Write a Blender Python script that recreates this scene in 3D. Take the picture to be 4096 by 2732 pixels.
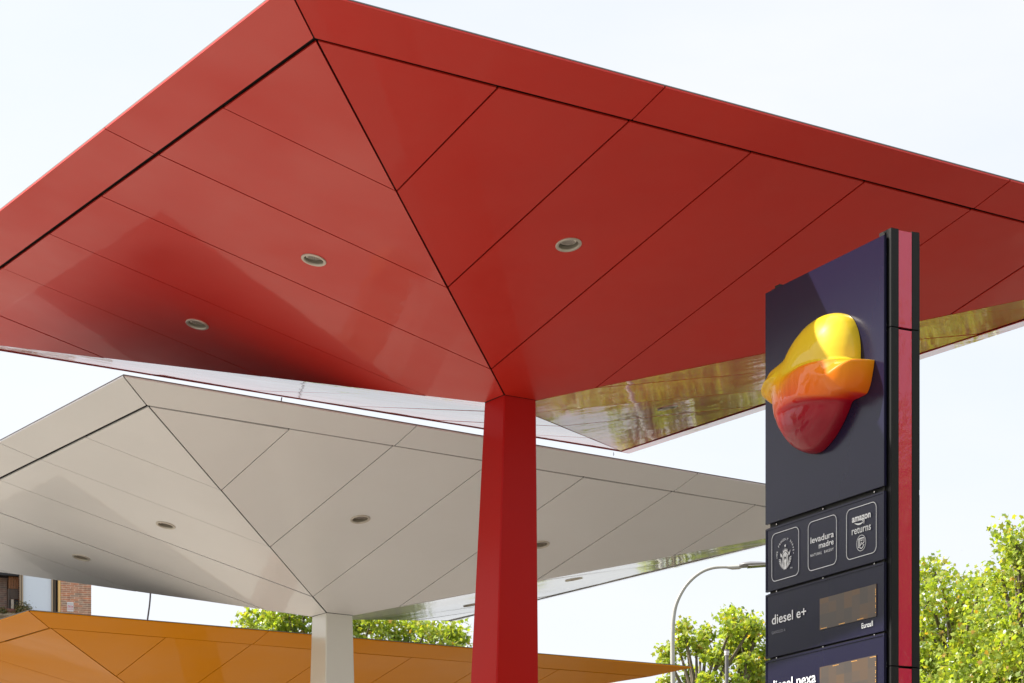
import bpy, bmesh, math, random
import numpy as np
from mathutils import Vector, Matrix
from mathutils.geometry import tessellate_polygon
R = math.radians
for o in list(bpy.data.objects): bpy.data.objects.remove(o)
sc = bpy.context.scene
# ------------------------------------------------------------------ camera
FPX, CXP, VH, CAMZ = 9220.0, 2046.4, 3998.0, 1.6        # focal length, principal column and horizon row in photo pixels
cam = bpy.data.objects.new('camera', bpy.data.cameras.new('camera'))
sc.collection.objects.link(cam); sc.camera = cam
cam.location = (0, 0, CAMZ); cam.rotation_euler = (R(90), 0, 0)
cam.data.sensor_width = 36; cam.data.lens = FPX/4096*36
cam.data.shift_x = (2048-CXP)/4096; cam.data.shift_y = (VH-1366)/4096
cam.data.clip_end = 2000
# ------------------------------------------------------------------ sky and sun
SUN = Vector((-4.46, .42, 4.19)).normalized()
w = bpy.data.worlds.new('World'); sc.world = w; w.use_nodes = True
nt = w.node_tree; nt.nodes.clear()
out = nt.nodes.new('ShaderNodeOutputWorld'); bg = nt.nodes.new('ShaderNodeBackground'); sky = nt.nodes.new('ShaderNodeTexSky')
sky.sky_type = 'NISHITA'; sky.sun_disc = False
sky.sun_elevation = math.asin(SUN.z); sky.sun_rotation = math.atan2(SUN.x, SUN.y)
sky.air_density = 1.0; sky.dust_density = 6.0; sky.ozone_density = 1.0; sky.altitude = 600
bg.inputs[1].default_value = .15
tcw = nt.nodes.new('ShaderNodeTexCoord'); cn = nt.nodes.new('ShaderNodeTexNoise'); cr = nt.nodes.new('ShaderNodeValToRGB')
mpw = nt.nodes.new('ShaderNodeMapping'); mpw.inputs['Scale'].default_value = (1, 1, 3.2)
cn.inputs['Scale'].default_value = 3.5; cn.inputs['Detail'].default_value = 6; cn.inputs['Roughness'].default_value = .55
cr.color_ramp.elements[0].position = .35; cr.color_ramp.elements[0].color = (.76, .76, .76, 1)
cr.color_ramp.elements[1].position = .7; cr.color_ramp.elements[1].color = (.95, .95, .95, 1)
mx = nt.nodes.new('ShaderNodeMixRGB'); mx.inputs[2].default_value = (3.2, 3.25, 3.38, 1)
nt.links.new(tcw.outputs['Generated'], mpw.inputs[0]); nt.links.new(mpw.outputs[0], cn.inputs['Vector'])
nt.links.new(cn.outputs[0], cr.inputs[0]); nt.links.new(cr.outputs[0], mx.inputs[0])
nt.links.new(sky.outputs[0], mx.inputs[1]); nt.links.new(mx.outputs[0], bg.inputs[0]); nt.links.new(bg.outputs[0], out.inputs[0])
sl = bpy.data.lights.new('sun', 'SUN'); sl.energy = 4.5; sl.angle = R(.53); sl.color = (1, .95, .87)
so = bpy.data.objects.new('sun', sl); sc.collection.objects.link(so)
so.rotation_euler = SUN.to_track_quat('Z', 'Y').to_euler(); so.location = (-30, 0, 40)
sc.view_settings.view_transform = 'Standard'; sc.view_settings.look = 'None'
sc.view_settings.exposure = 1.05; sc.view_settings.gamma = 1
sc.cycles.max_bounces = 8; sc.cycles.diffuse_bounces = 4; sc.cycles.glossy_bounces = 4
sc.cycles.transmission_bounces = 4; sc.cycles.transparent_max_bounces = 8; sc.cycles.use_denoising = True
sc.cycles.sample_clamp_indirect = 8

# ------------------------------------------------------------------ helpers
def link(o, parent=None):
    sc.collection.objects.link(o)
    if parent: o.parent = parent
    return o
def tag(o, label=None, cat=None, group=None, kind=None):
    if label: o['label'] = label
    if cat: o['category'] = cat
    if group: o['group'] = group
    if kind: o['kind'] = kind
    return o
def empty(name, loc, rz=0, **k):
    o = bpy.data.objects.new(name, None); o.location = loc; o.rotation_euler = (0, 0, rz); o.empty_display_size = .3
    link(o); tag(o, **k); return o
def copy_tree(o, parent=None):
    c = o.copy(); sc.collection.objects.link(c); c.parent = parent
    for ch in o.children: copy_tree(ch, c)
    return c
class MB:
    """collects vertices and faces for one mesh"""
    def __init__(s): s.v = []; s.f = []; s.m = []
    def add(s, vs, fs, mi=0):
        n = len(s.v); s.v += [tuple(p) for p in vs]; s.f += [tuple(i+n for i in f) for f in fs]; s.m += [mi]*len(fs); return s
    def box(s, a, b, mi=0):
        (x0, y0, z0), (x1, y1, z1) = a, b
        return s.add([(x0,y0,z0),(x1,y0,z0),(x1,y1,z0),(x0,y1,z0),(x0,y0,z1),(x1,y0,z1),(x1,y1,z1),(x0,y1,z1)],
                     [(0,3,2,1),(4,5,6,7),(0,1,5,4),(1,2,6,5),(2,3,7,6),(3,0,4,7)], mi)
    def tube(s, pts, rad, n=12, mi=0, caps=True):
        pts = [Vector(p) for p in pts]; rad = rad if hasattr(rad, '__len__') else [rad]*len(pts)
        vs = []; ref = Vector((0.13, 1, 0.07)).normalized()
        for i, p in enumerate(pts):
            d = (pts[min(i+1, len(pts)-1)]-pts[max(i-1, 0)]).normalized()
            a = d.cross(ref)
            if a.length < .2: a = d.cross(Vector((1, 0, 0)))
            a.normalize(); b = d.cross(a)
            for k in range(n):
                t = 2*math.pi*k/n; vs.append(p+(a*math.cos(t)+b*math.sin(t))*rad[i])
        fs = [(i*n+k, i*n+(k+1) % n, (i+1)*n+(k+1) % n, (i+1)*n+k) for i in range(len(pts)-1) for k in range(n)]
        if caps: fs += [tuple(range(n-1, -1, -1)), tuple((len(pts)-1)*n+k for k in range(n))]
        return s.add(vs, fs, mi)
    def lathe(s, prof, c=(0,0,0), n=32, fr=None, mi=0, close=False):
        """prof: (radius, height) along axis frame fr = (X, Y, Z axes)"""
        X, Y, Z = fr or (Vector((1,0,0)), Vector((0,1,0)), Vector((0,0,1))); c = Vector(c)
        vs = [c+(X*math.cos(2*math.pi*k/n)+Y*math.sin(2*math.pi*k/n))*r+Z*h for r, h in prof for k in range(n)]
        m = len(prof); fs = [(i*n+k, i*n+(k+1) % n, (i+1)*n+(k+1) % n, (i+1)*n+k) for i in range(m-1) for k in range(n)]
        if close: fs.append(tuple((m-1)*n+k for k in range(n)))
        return s.add(vs, fs, mi)
    def build(s, name, mats, parent=None, smooth=False, bevel=0, fix=True):
        me = bpy.data.meshes.new(name); me.from_pydata(s.v, [], s.f)
        for m in (mats if isinstance(mats, (list, tuple)) else [mats]): me.materials.append(m)
        me.polygons.foreach_set('material_index', s.m); me.update()
        if fix or bevel:
            bm = bmesh.new(); bm.from_mesh(me)
            bmesh.ops.remove_doubles(bm, verts=bm.verts, dist=1e-5)
            if fix: bmesh.ops.recalc_face_normals(bm, faces=bm.faces)
            if bevel: bmesh.ops.bevel(bm, geom=[e for e in bm.edges if len(e.link_faces) == 2 and e.calc_face_angle(0) > .6], offset=bevel, segments=2, affect='EDGES', clamp_overlap=True)
            bm.to_mesh(me); bm.free()
        if smooth:
            me.polygons.foreach_set('use_smooth', [True]*len(me.polygons))
            try: me.set_sharp_from_angle(angle=R(40))
            except Exception: pass
        return link(bpy.data.objects.new(name, me), parent)

def mat(name, col=(.5,.5,.5), rough=.5, metal=0, spec=.5, coat=0, coatr=.05, bump=None, var=None, emit=None, coords='Object'):
    """bump=(scale, distance, detail); var=(scale, amount): mottled base colour"""
    m = bpy.data.materials.new(name); m.use_nodes = True; n = m.node_tree; b = n.nodes['Principled BSDF']
    b.inputs['Base Color'].default_value = (*col, 1); b.inputs['Roughness'].default_value = rough
    b.inputs['Metallic'].default_value = metal; b.inputs['Specular IOR Level'].default_value = spec
    b.inputs['Coat Weight'].default_value = coat; b.inputs['Coat Roughness'].default_value = coatr
    tc = n.nodes.new('ShaderNodeTexCoord')
    if var:
        no = n.nodes.new('ShaderNodeTexNoise'); no.inputs['Scale'].default_value = var[0]; no.inputs['Detail'].default_value = 6
        mr = n.nodes.new('ShaderNodeMapRange'); mr.inputs[1].default_value = .3; mr.inputs[2].default_value = .7
        mr.inputs[3].default_value = 1-var[1]; mr.inputs[4].default_value = 1+var[1]
        mu = n.nodes.new('ShaderNodeVectorMath'); mu.operation = 'SCALE'; mu.inputs[0].default_value = col
        n.links.new(tc.outputs[coords], no.inputs['Vector']); n.links.new(no.outputs[0], mr.inputs[0])
        n.links.new(mr.outputs[0], mu.inputs['Scale']); n.links.new(mu.outputs[0], b.inputs['Base Color'])
    if bump:
        no = n.nodes.new('ShaderNodeTexNoise'); no.inputs['Scale'].default_value = bump[0]; no.inputs['Detail'].default_value = bump[2]
        bu = n.nodes.new('ShaderNodeBump'); bu.inputs['Distance'].default_value = bump[1]; bu.inputs['Strength'].default_value = 1
        n.links.new(tc.outputs[coords], no.inputs['Vector']); n.links.new(no.outputs[0], bu.inputs['Height'])
        n.links.new(bu.outputs[0], b.inputs['Normal']); n.links.new(bu.outputs[0], b.inputs['Coat Normal'])
    if emit: b.inputs['Emission Color'].default_value = (*emit[0], 1); b.inputs['Emission Strength'].default_value = emit[1]
    return m

def panel_paint(name, col, rough=.44, coatr=.035, metal=.16, coat=1.0, spec=.65):
    """factory coated sheet: coloured base, clear coat, slightly oil-canned sheet and fine orange peel, faint dust"""
    m = mat(name, col, rough, metal, spec, coat, coatr); n = m.node_tree; b = n.nodes['Principled BSDF']; b.inputs['Coat IOR'].default_value = 1.105
    tc = n.nodes['Texture Coordinate']
    big = n.nodes.new('ShaderNodeTexNoise'); big.inputs['Scale'].default_value = 1.3; big.inputs['Detail'].default_value = 1.5
    fin = n.nodes.new('ShaderNodeTexNoise'); fin.inputs['Scale'].default_value = 5; fin.inputs['Detail'].default_value = 2
    b1 = n.nodes.new('ShaderNodeBump'); b1.inputs['Distance'].default_value = .0032
    b2 = n.nodes.new('ShaderNodeBump'); b2.inputs['Distance'].default_value = .0009
    for a in (big, fin): n.links.new(tc.outputs['Object'], a.inputs['Vector'])
    n.links.new(big.outputs[0], b1.inputs['Height']); n.links.new(fin.outputs[0], b2.inputs['Height'])
    n.links.new(b1.outputs[0], b2.inputs['Normal'])
    n.links.new(b2.outputs[0], b.inputs['Coat Normal']); n.links.new(b2.outputs[0], b.inputs['Normal'])
    rn = n.nodes.new('ShaderNodeTexNoise'); rn.inputs['Scale'].default_value = .7; rn.inputs['Detail'].default_value = 3
    rm = n.nodes.new('ShaderNodeMapRange'); rm.inputs[1].default_value = .3; rm.inputs[2].default_value = .7; rm.inputs[3].default_value = rough-.12; rm.inputs[4].default_value = rough+.12
    n.links.new(tc.outputs['Object'], rn.inputs['Vector']); n.links.new(rn.outputs[0], rm.inputs[0]); n.links.new(rm.outputs[0], b.inputs['Roughness'])
    dn = n.nodes.new('ShaderNodeTexNoise'); dn.inputs['Scale'].default_value = 2.2; dn.inputs['Detail'].default_value = 8; dn.inputs['Roughness'].default_value = .65
    mr = n.nodes.new('ShaderNodeMapRange'); mr.inputs[1].default_value = .35; mr.inputs[2].default_value = .75
    mr.inputs[3].default_value = 0; mr.inputs[4].default_value = .03
    mi = n.nodes.new('ShaderNodeMixRGB'); mi.inputs[1].default_value = (*col, 1); mi.inputs[2].default_value = (.42, .33, .22, 1)
    n.links.new(tc.outputs['Object'], dn.inputs['Vector']); n.links.new(dn.outputs[0], mr.inputs[0])
    n.links.new(mr.outputs[0], mi.inputs[0]); n.links.new(mi.outputs[0], b.inputs['Base Color'])
    return m

M = dict(
    red=panel_paint('red_panel_paint', (.64, .018, .007)),
    white=panel_paint('white_panel_paint', (.82, .83, .84), metal=.05),
    orange=panel_paint('orange_panel_paint', (.74, .27, .0), metal=0, coat=.3, spec=.03),
    redcol=mat('red_column_paint', (.46, .008, .006), .4, spec=.04, coat=.18, coatr=.2, bump=(26, .0006, 3)),
    whitecol=mat('white_column_paint', (.68, .65, .55), .3, coat=1, coatr=.12, bump=(26, .0006, 3)),
    orangecol=mat('orange_column_paint', (.58, .17, .002), .3, coat=1, coatr=.12, bump=(26, .0006, 3)),
    gap=mat('joint_shadow_profile', (.012, .008, .007), .8),
    deck=mat('roof_deck_metal', (.22, .21, .20), .6),
    alu=mat('satin_aluminium', (.62, .58, .51), .4, .6, bump=(60, .0004, 2)),
    housing=mat('lamp_housing', (.30, .28, .23), .5),
    lens=mat('lamp_lens', (.66, .60, .55), .25, .3, coat=.5),
    lensdark=mat('lamp_lens_hole', (.10, .09, .09), .4),
    lensbright=mat('lamp_reflector', (.85, .82, .75), .3),
    concrete=mat('forecourt_concrete', (.235, .215, .185), .85, var=(.22, .55), bump=(40, .002, 4)),
    ground=mat('ground_asphalt', (.14, .124, .10), .9, var=(.25, .2)),
    panel=mat('totem_panel_coating', (.011, .010, .031), .2, spec=.28, bump=(3, .0012, 1.5)),
    frame=mat('totem_black_frame', (.007, .007, .007), .5, spec=.3, bump=(30, .0004, 2)),
    edge=mat('totem_panel_edge', (.035, .035, .045), .3, .6),
    pink=mat('totem_acrylic_strip', (.56, .006, .055), .25, coat=1, coatr=.01, bump=(9, .0035, 3)),
    screw=mat('steel_screw', (.7, .7, .7), .25, 1),
    letter=mat('white_vinyl_lettering', (.70, .72, .73), .45),
    grey=mat('faded_grey_lettering', (.30, .31, .33), .5),
    led=mat('lit_amber_leds', (.8, .35, .05), .4, emit=((1, .5, .1), .7)),
    lampgrey=mat('lamp_post_paint', (.42, .42, .38), .45, var=(4, .08)),
    lamphead=mat('lamp_head_paint', (.20, .20, .21), .4),
    lampglass=mat('lamp_head_glass', (.55, .5, .42), .06, .7),
    pole=mat('dark_pole', (.045, .035, .04), .5),
    vent=mat('vent_pipe_grey', (.16, .155, .15), .5, var=(3, .15)),
    ventcap=mat('vent_cap_white', (.7, .68, .68), .5),
    ventlid=mat('vent_cap_dark', (.07, .04, .05), .5),
    bark=mat('plane_tree_bark', (.13, .105, .075), .9, var=(5, .4)),
    wood=mat('brown_wood_cladding', (.22, .085, .025), .6, var=(2, .3)),
    shutter=mat('brown_roller_shutter', (.085, .06, .045), .6),
    bframe=mat('beige_window_frame', (.38, .29, .20), .5),
    sunlit_jamb=mat('window_jamb_painted_sun', (.80, .52, .20), .5),  # sunlight on the jamb is painted in as this bright yellow
    dark=mat('dark_interior', (.012, .012, .016), .6),
    glass=mat('pale_blind_glass', (.66, .73, .82), .25, coat=1, coatr=.03, bump=(1.5, .004, 2)),
    planter=mat('maroon_planter', (.20, .065, .05), .6),
    stone=mat('pale_ledge', (.5, .44, .36), .8),
    bird=mat('bird_feathers', (.03, .035, .045), .7),
)
M['pink'].node_tree.nodes['Principled BSDF'].inputs['Coat IOR'].default_value = 1.5
def brick_mat(name, c1, c2, mortar):
    m = mat(name, c1, .85); n = m.node_tree; b = n.nodes['Principled BSDF']; tc = n.nodes['Texture Coordinate']
    sp = n.nodes.new('ShaderNodeSeparateXYZ'); cb = n.nodes.new('ShaderNodeCombineXYZ'); ad = n.nodes.new('ShaderNodeMath')
    n.links.new(tc.outputs['Object'], sp.inputs[0]); n.links.new(sp.outputs[0], ad.inputs[0]); n.links.new(sp.outputs[1], ad.inputs[1])
    n.links.new(ad.outputs[0], cb.inputs[0]); n.links.new(sp.outputs[2], cb.inputs[1])
    br = n.nodes.new('ShaderNodeTexBrick'); br.inputs['Scale'].default_value = 1; br.inputs['Brick Width'].default_value = .25
    br.inputs['Row Height'].default_value = .06; br.inputs['Mortar Size'].default_value = .006
    br.inputs['Color1'].default_value = (*c1, 1); br.inputs['Color2'].default_value = (*c2, 1); br.inputs['Mortar'].default_value = (*mortar, 1)
    n.links.new(cb.outputs[0], br.inputs['Vector'])
    no = n.nodes.new('ShaderNodeTexNoise'); no.inputs['Scale'].default_value = 7; no.inputs['Detail'].default_value = 4
    n.links.new(cb.outputs[0], no.inputs['Vector'])
    mi = n.nodes.new('ShaderNodeMixRGB'); mi.blend_type = 'OVERLAY'; mi.inputs[0].default_value = .6
    n.links.new(br.outputs[0], mi.inputs[1]); n.links.new(no.outputs[0], mi.inputs[2]); n.links.new(mi.outputs[0], b.inputs['Base Color'])
    return m
M['brick'] = brick_mat('red_brown_brickwork', (.55, .21, .11), (.30, .21, .16), (.66, .52, .40))
M['brickdark'] = brick_mat('dark_brown_brickwork', (.26, .15, .11), (.17, .13, .11), (.30, .24, .19))

def leaf_mat(name, base, var):
    m = bpy.data.materials.new(name); m.use_nodes = True; n = m.node_tree; n.nodes.clear()
    o = n.nodes.new('ShaderNodeOutputMaterial'); at = n.nodes.new('ShaderNodeAttribute'); at.attribute_name = 'tone'
    r = n.nodes.new('ShaderNodeValToRGB'); e = r.color_ramp.elements
    e[0].position = 0; e[0].color = (*var[0], 1); e[1].position = 1; e[1].color = (*var[1], 1)
    x = e.new(.45); x.color = (*base, 1)
    x = e.new(.965); x.color = (*[(a+b)/2 for a, b in zip(base, var[1])], 1)
    d = n.nodes.new('ShaderNodeBsdfPrincipled'); d.inputs['Roughness'].default_value = .3; d.inputs['Specular IOR Level'].default_value = .5
    t = n.nodes.new('ShaderNodeBsdfTranslucent'); mi = n.nodes.new('ShaderNodeMixShader'); mi.inputs[0].default_value = .5
    g = n.nodes.new('ShaderNodeMixRGB'); g.blend_type = 'MULTIPLY'; g.inputs[0].default_value = 1; g.inputs[2].default_value = (1.35, 1.3, .35, 1)
    n.links.new(at.outputs['Fac'], r.inputs[0]); n.links.new(r.outputs[0], d.inputs['Base Color']); n.links.new(r.outputs[0], g.inputs[1])
    n.links.new(g.outputs[0], t.inputs['Color']); n.links.new(d.outputs[0], mi.inputs[1]); n.links.new(t.outputs[0], mi.inputs[2])
    n.links.new(mi.outputs[0], o.inputs[0]); return m
M['leaf'] = leaf_mat('plane_tree_leaves', (.38, .49, .09), ((.14, .22, .04), (.50, .32, .09)))
M['shrub'] = leaf_mat('shrub_leaves', (.15, .15, .05), ((.08, .09, .04), (.3, .18, .10)))

# ------------------------------------------------------------------ the ground
g = MB(); g.add([(-400,-300,0),(400,-300,0),(400,700,0),(-400,700,0)], [(0,1,2,3)])
tag(g.build('ground', M['ground']), kind='structure')
g = MB(); g.add([(-30,2,.004),(2.5,2,.004),(2.5,52,.004),(-30,52,.004)], [(0,1,2,3)])
tag(g.build('forecourt_paving', M['concrete']), kind='structure')

# ------------------------------------------------------------------ the canopies
S_OUT, S_IN, D1, D2, W_H = 5.0, 4.548, .121, .979, .185
KS = D2/(S_IN-W_H)
SEAMS = [-3.0, -1.8, -.6, .6, 1.8, 3.0]
def inset(poly, d):
    """inset a convex counter-clockwise polygon"""
    n = len(poly); L = []
    for i in range(n):
        p, q = Vector(poly[i]), Vector(poly[(i+1) % n]); t = (q-p).normalized(); nn = Vector((-t.y, t.x)); L.append((p+nn*d, t))
    r = []
    for i in range(n):
        (p, t), (q, s) = L[i-1], L[i]; den = t.x*s.y-t.y*s.x
        if abs(den) < 1e-6: r.append(tuple(q)); continue
        k = ((q.x-p.x)*s.y-(q.y-p.y)*s.x)/den; r.append(tuple(p+t*k))
    return r
def side_map(k):
    """(a along the edge, h outwards) -> local (x, y) for the side number k"""
    return [lambda a, h: (a, -h), lambda a, h: (h, a), lambda a, h: (-a, h), lambda a, h: (-h, -a)][k]
def make_canopy(name, label, cat, X, Y, Z, th, tx, ty, paint, colpaint, lean=(0, 0), streak=False):
    root = empty(name, (X, Y, 0), th, label=label, cat=cat, group='square inverted pyramid forecourt canopies')
    z0 = Z+CAMZ; prn = random.Random(int(X*100))
    tz = lambda x, y: tx*x+ty*y
    zs = lambda h: -D1-(S_IN-h)*KS            # soffit height at distance h from the axis
    zf = lambda h: -(S_OUT-h)*D1/(S_OUT-S_IN)
    G = .0085
    for k in range(4):
        sm = side_map(k)
        def P(a, h, z): x, y = sm(a, h); return (x, y, z0+z+tz(x, y))
        # soffit panels, with round cut-outs for the downlights
        mb = MB(); xs = [-S_IN]+SEAMS+[S_IN]; si = S_IN-.018
        for i in range(len(xs)-1):
            a0, a1 = xs[i], xs[i+1]
            if a0 < 0 < a1: poly = [(a0, -a0), (-W_H, W_H), (W_H, W_H), (a1, a1), (a1, si), (a0, si)]
            elif a1 <= 0: poly = [(max(a0, -si), -max(a0, -si)), (a1, -a1), (a1, si)] + ([(a0, si)] if a0 > -si else [])
            else: poly = [(a0, a0), (min(a1, si), min(a1, si))] + ([(a1, si)] if a1 < si else []) + [(a0, si)]
            poly = inset(poly, G)
            loops = [poly]
            for c in (-1.2, 1.2):
                if a0 < c < a1 and k != 2: loops.append([(c+.096*math.cos(-2*math.pi*q/28), 2.8+.096*math.sin(-2*math.pi*q/28)) for q in range(28)])
            flat = [p for l in loops for p in l]
            tris = tessellate_polygon([[Vector((p[0], p[1], 0)) for p in l] for l in loops])
            ta, th_, ac = prn.uniform(-.004, .004), prn.uniform(-.0012, .0012), (a0+a1)/2       # panels hang slightly out of true
            dz_ = lambda a, h: ta*(a-ac)+th_*(h-2.8)
            lo = [P(a, h, zs(h)+dz_(a, h)) for a, h in flat]; hi = [P(a, h, zs(h)+dz_(a, h)+.012) for a, h in flat]
            n = len(flat); fs = [tuple(t) for t in tris]; base = 0
            for l in loops:
                m_ = len(l); fs += [(base+q, base+(q+1) % m_, n+base+(q+1) % m_, n+base+q) for q in range(m_)]; base += m_
            mb.add(lo+hi, fs)
        mb.build('soffit', paint, root)
        # fascia panels
        mb = MB(); fi = S_IN+.014
        for a0, a1 in ((-S_OUT, -1.8), (-1.8, 1.8), (1.8, S_OUT)):
            q = []
            if a0 < -2: q = [(-fi, fi), (a1, fi), (a1, S_OUT), (-S_OUT, S_OUT)]
            elif a1 > 2: q = [(a0, fi), (fi, fi), (S_OUT, S_OUT), (a0, S_OUT)]
            else: q = [(a0, fi), (a1, fi), (a1, S_OUT), (a0, S_OUT)]
            q = inset(q, G*.8)
            q = [(a, min(h, S_OUT)) for a, h in q]
            lo = [P(a, h, zf(h)-.012) for a, h in q]; hi = [P(a, h, zf(h)) for a, h in q]
            mb.add(lo+hi, [(0,1,2,3),(7,6,5,4)]+[(i, (i+1) % 4, 4+(i+1) % 4, 4+i) for i in range(4)])
        mb.build('fascia', paint, root)
    # dark carrier frame just above the panels
    mb = MB(); prof = [(W_H-.01, zs(W_H)+.035), (S_IN-.03, zs(S_IN)+.035), (S_IN+.02, zf(S_IN)+.03), (S_OUT-.03, -.004)]
    vs = [(sx*h, sy*h, z0+z+tz(sx*h, sy*h)) for h, z in prof for sx, sy in ((-1,-1),(1,-1),(1,1),(-1,1))]
    mb.add(vs, [(i*4+j, i*4+(j+1) % 4, (i+1)*4+(j+1) % 4, (i+1)*4+j) for i in range(3) for j in range(4)])
    mb.build('carrier_frame', M['gap'], root, fix=False)
    # roof deck
    mb = MB(); h = S_OUT-.006; t = [(sx*h, sy*h, z0+.001+tz(sx*h, sy*h)) for sx, sy in ((-1,-1),(1,-1),(1,1),(-1,1))]
    u = [(x, y, z+.008) for x, y, z in t]; mb.add(t+u, [(3,2,1,0),(4,5,6,7),(0,1,5,4),(1,2,6,5),(2,3,7,6),(3,0,4,7)])
    mb.build('roof_deck', M['deck'], root)
    # column: tapered square shaft with a folded corner
    zt = z0+zs(W_H)-.004; MB().box((-W_H+.006, -W_H+.006, zt-.05), (W_H-.006, W_H-.006, zt+.05)).build('collar', M['gap'], root)
    mb = MB(); rows = 14; vs = []
    for i in range(rows+1):
        z = zt*i/rows; hw = W_H+.0005+(zt-z)*.0213; f = (zt-z)
        cx, cy = lean[0]*f, lean[1]*f; c = .012
        ring = [(-hw+c,-hw),(hw-c,-hw),(hw,-hw+c),(hw,hw-c),(hw-c,hw),(-hw+c,hw),(-hw,hw-c),(-hw,-hw+c)]
        vs += [(x+cx, y+cy, z) for x, y in ring]
    mb.add(vs, [(i*8+j, i*8+(j+1) % 8, (i+1)*8+(j+1) % 8, (i+1)*8+j) for i in range(rows) for j in range(8)])
    col = mb.build('column', colpaint, root)
    # downlights
    for k in range(4):
        sm = side_map(k)
        for a in (-1.2, 1.2):
            if k == 2: continue
            x, y = sm(a, 2.8); c = Vector((x, y, z0+zs(2.8)+tz(x, y)))
            ex = Vector((*sm(1, 0), 0)); hx = Vector((*sm(0, 1), KS)).normalized()
            up = ex.cross(hx); up = up if up.z > 0 else -up
            fr = (ex, hx, up)
            li = MB().lathe([(.112, -.001), (.112, -.007), (.108, -.010), (.090, -.010), (.086, -.007), (.086, .11), (.05, .115), (.001, .115)], c, 36, fr).build('downlight', M['housing'], root, smooth=True, fix=False)
            MB().lathe([(.1125, .0005), (.1125, -.0075), (.1085, -.0115), (.0895, -.0115), (.0855, -.0065), (.0855, .004)], c, 36, fr).build('trim_ring', M['alu'], li, smooth=True, fix=False)
            tilt = Matrix.Rotation(R(8), 3, ex); f2 = (ex, tilt @ hx, tilt @ up); cc = c+up*.026
            lm = MB().lathe([(.072, .02), (.074, .0), (.070, -.004), (.001, -.004)], cc, 30, f2)
            hx2, up2 = f2[1], f2[2]
            for i in range(-3, 4):
                for j in range(-3, 4):
                    p = Vector((i*.0165, j*.0165+(.008 if i % 2 else 0)))
                    if p.length < .056:
                        q = cc+ex*p.x+hx2*p.y-up2*.0045
                        lm.lathe([(.0052, 0), (.0052, -.001), (.0001, -.0012)], q, 6, f2, mi=1)
            for i in range(7):
                t = R(50+80*i/6); q = cc+ex*math.cos(t)*.066+hx2*math.sin(t)*.066-up2*.006
                lm.lathe([(.006, .004), (.006, -.002), (.0001, -.004)], q, 8, f2, mi=2)
            lm.build('lamp_grille', [M['lens'], M['lensdark'], M['lensbright']], li, fix=False)
    return root
make_canopy('forecourt_canopy', 'large red square canopy, highest and nearest, on a tapered red column', 'canopy',
            -.0128, 22.628, 6.9696, .5689, -.00485, .01206, M['red'], M['redcol'], lean=(-.0175, .0115))
make_canopy('forecourt_canopy', 'off-white square canopy on a white column, behind the red canopy', 'canopy',
            -2.2138, 28.457, 5.8338, .5839, -.00836, .00833, M['white'], M['whitecol'])
make_canopy('forecourt_canopy', 'orange square canopy, lowest and farthest of the three', 'canopy',
            -4.3409, 34.3825, 4.808, .5846, .01245, .022, M['orange'], M['orangecol'])

# ------------------------------------------------------------------ the price totem
DN = Vector((.4537, -.8912)); IN = Vector((.8912, .4537))       # along the face towards its near end; into the totem
P0 = Vector((.16158*16, 16.0))
tot = empty('price_totem', (P0.x, P0.y, 0), math.atan2(DN.y, DN.x), cat='price sign',
            label='tall black filling station price totem with a glossy yellow and red shell emblem')
def F(u, v, dep=0.0, yi=0.0):
    """point of the totem face seen at a photo position -> local (x, z); dep metres proud of the face"""
    r = Vector(((u-CXP)/FPX, 1.0)); s = (P0.dot(IN)-dep)/r.dot(IN)
    return ((r*s-P0).dot(DN), (VH-v)/FPX*s+CAMZ)
def Z3(x, y): return F(3040+x/3.92, 1950+y/3.92)                # three zoomed crops used for measuring
def Z4(x, y): return F(3040+x/3.63, 2300+y/3.63)
def Z5(x, y): return F(3080+x/4.898, 2480+y/4.898)
LEN = 1.493; DEPTH = .306
def zz(v): return (VH-v)*16/FPX+CAMZ
core = MB()                                                     # frame: end box, spine and base
segs = [(0, 2.311+CAMZ-2.36), (2.311+CAMZ-2.36+.006, 2.311+CAMZ), (2.311+CAMZ+.006, 4.664+CAMZ), (4.664+CAMZ+.006, 5.352+CAMZ)]
y0, y1, pr = .032, .274, .04
for a, b in segs:
    core.box((-.05, y0, a), (pr-.03, y1, b))
    core.box((-.10, y0, a), (pr, y0+.012, b)); core.box((-.10, y1-.012, a), (pr, y1, b))          # side webs
    core.box((pr-.03, y0+.012, a), (pr, y0+.064, b)); core.box((pr-.03, y1-.064, a), (pr, y1-.012, b))
core.box((-LEN+.06, .05, 0), (-.10, .256, 5.30+CAMZ))
core.box((-LEN+.02, .04, 0), (-LEN+.06, .27, 5.335+CAMZ))
core.box((-.04, .02, 0), (-.02, .032, 5.335+CAMZ))
core.build('frame', M['frame'], tot, bevel=.0015)
for i, (a, b) in enumerate(segs):
    MB().box((pr-.029, y0+.0645, a+.004), (pr-.003, y1-.0645, b-.008)).build('pink_strip', M['pink'], tot, bevel=.001)
rows = [('main', zz(939), zz(1942)), ('brands', zz(1963), zz(2235)), ('price', zz(2247.4), zz(2522.4)), ('price', zz(2533), zz(2533)-.477),
        ('price', zz(2533)-.4955, zz(2533)-.972), ('price', zz(2533)-.991, zz(2533)-1.468)]
panels = []
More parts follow.
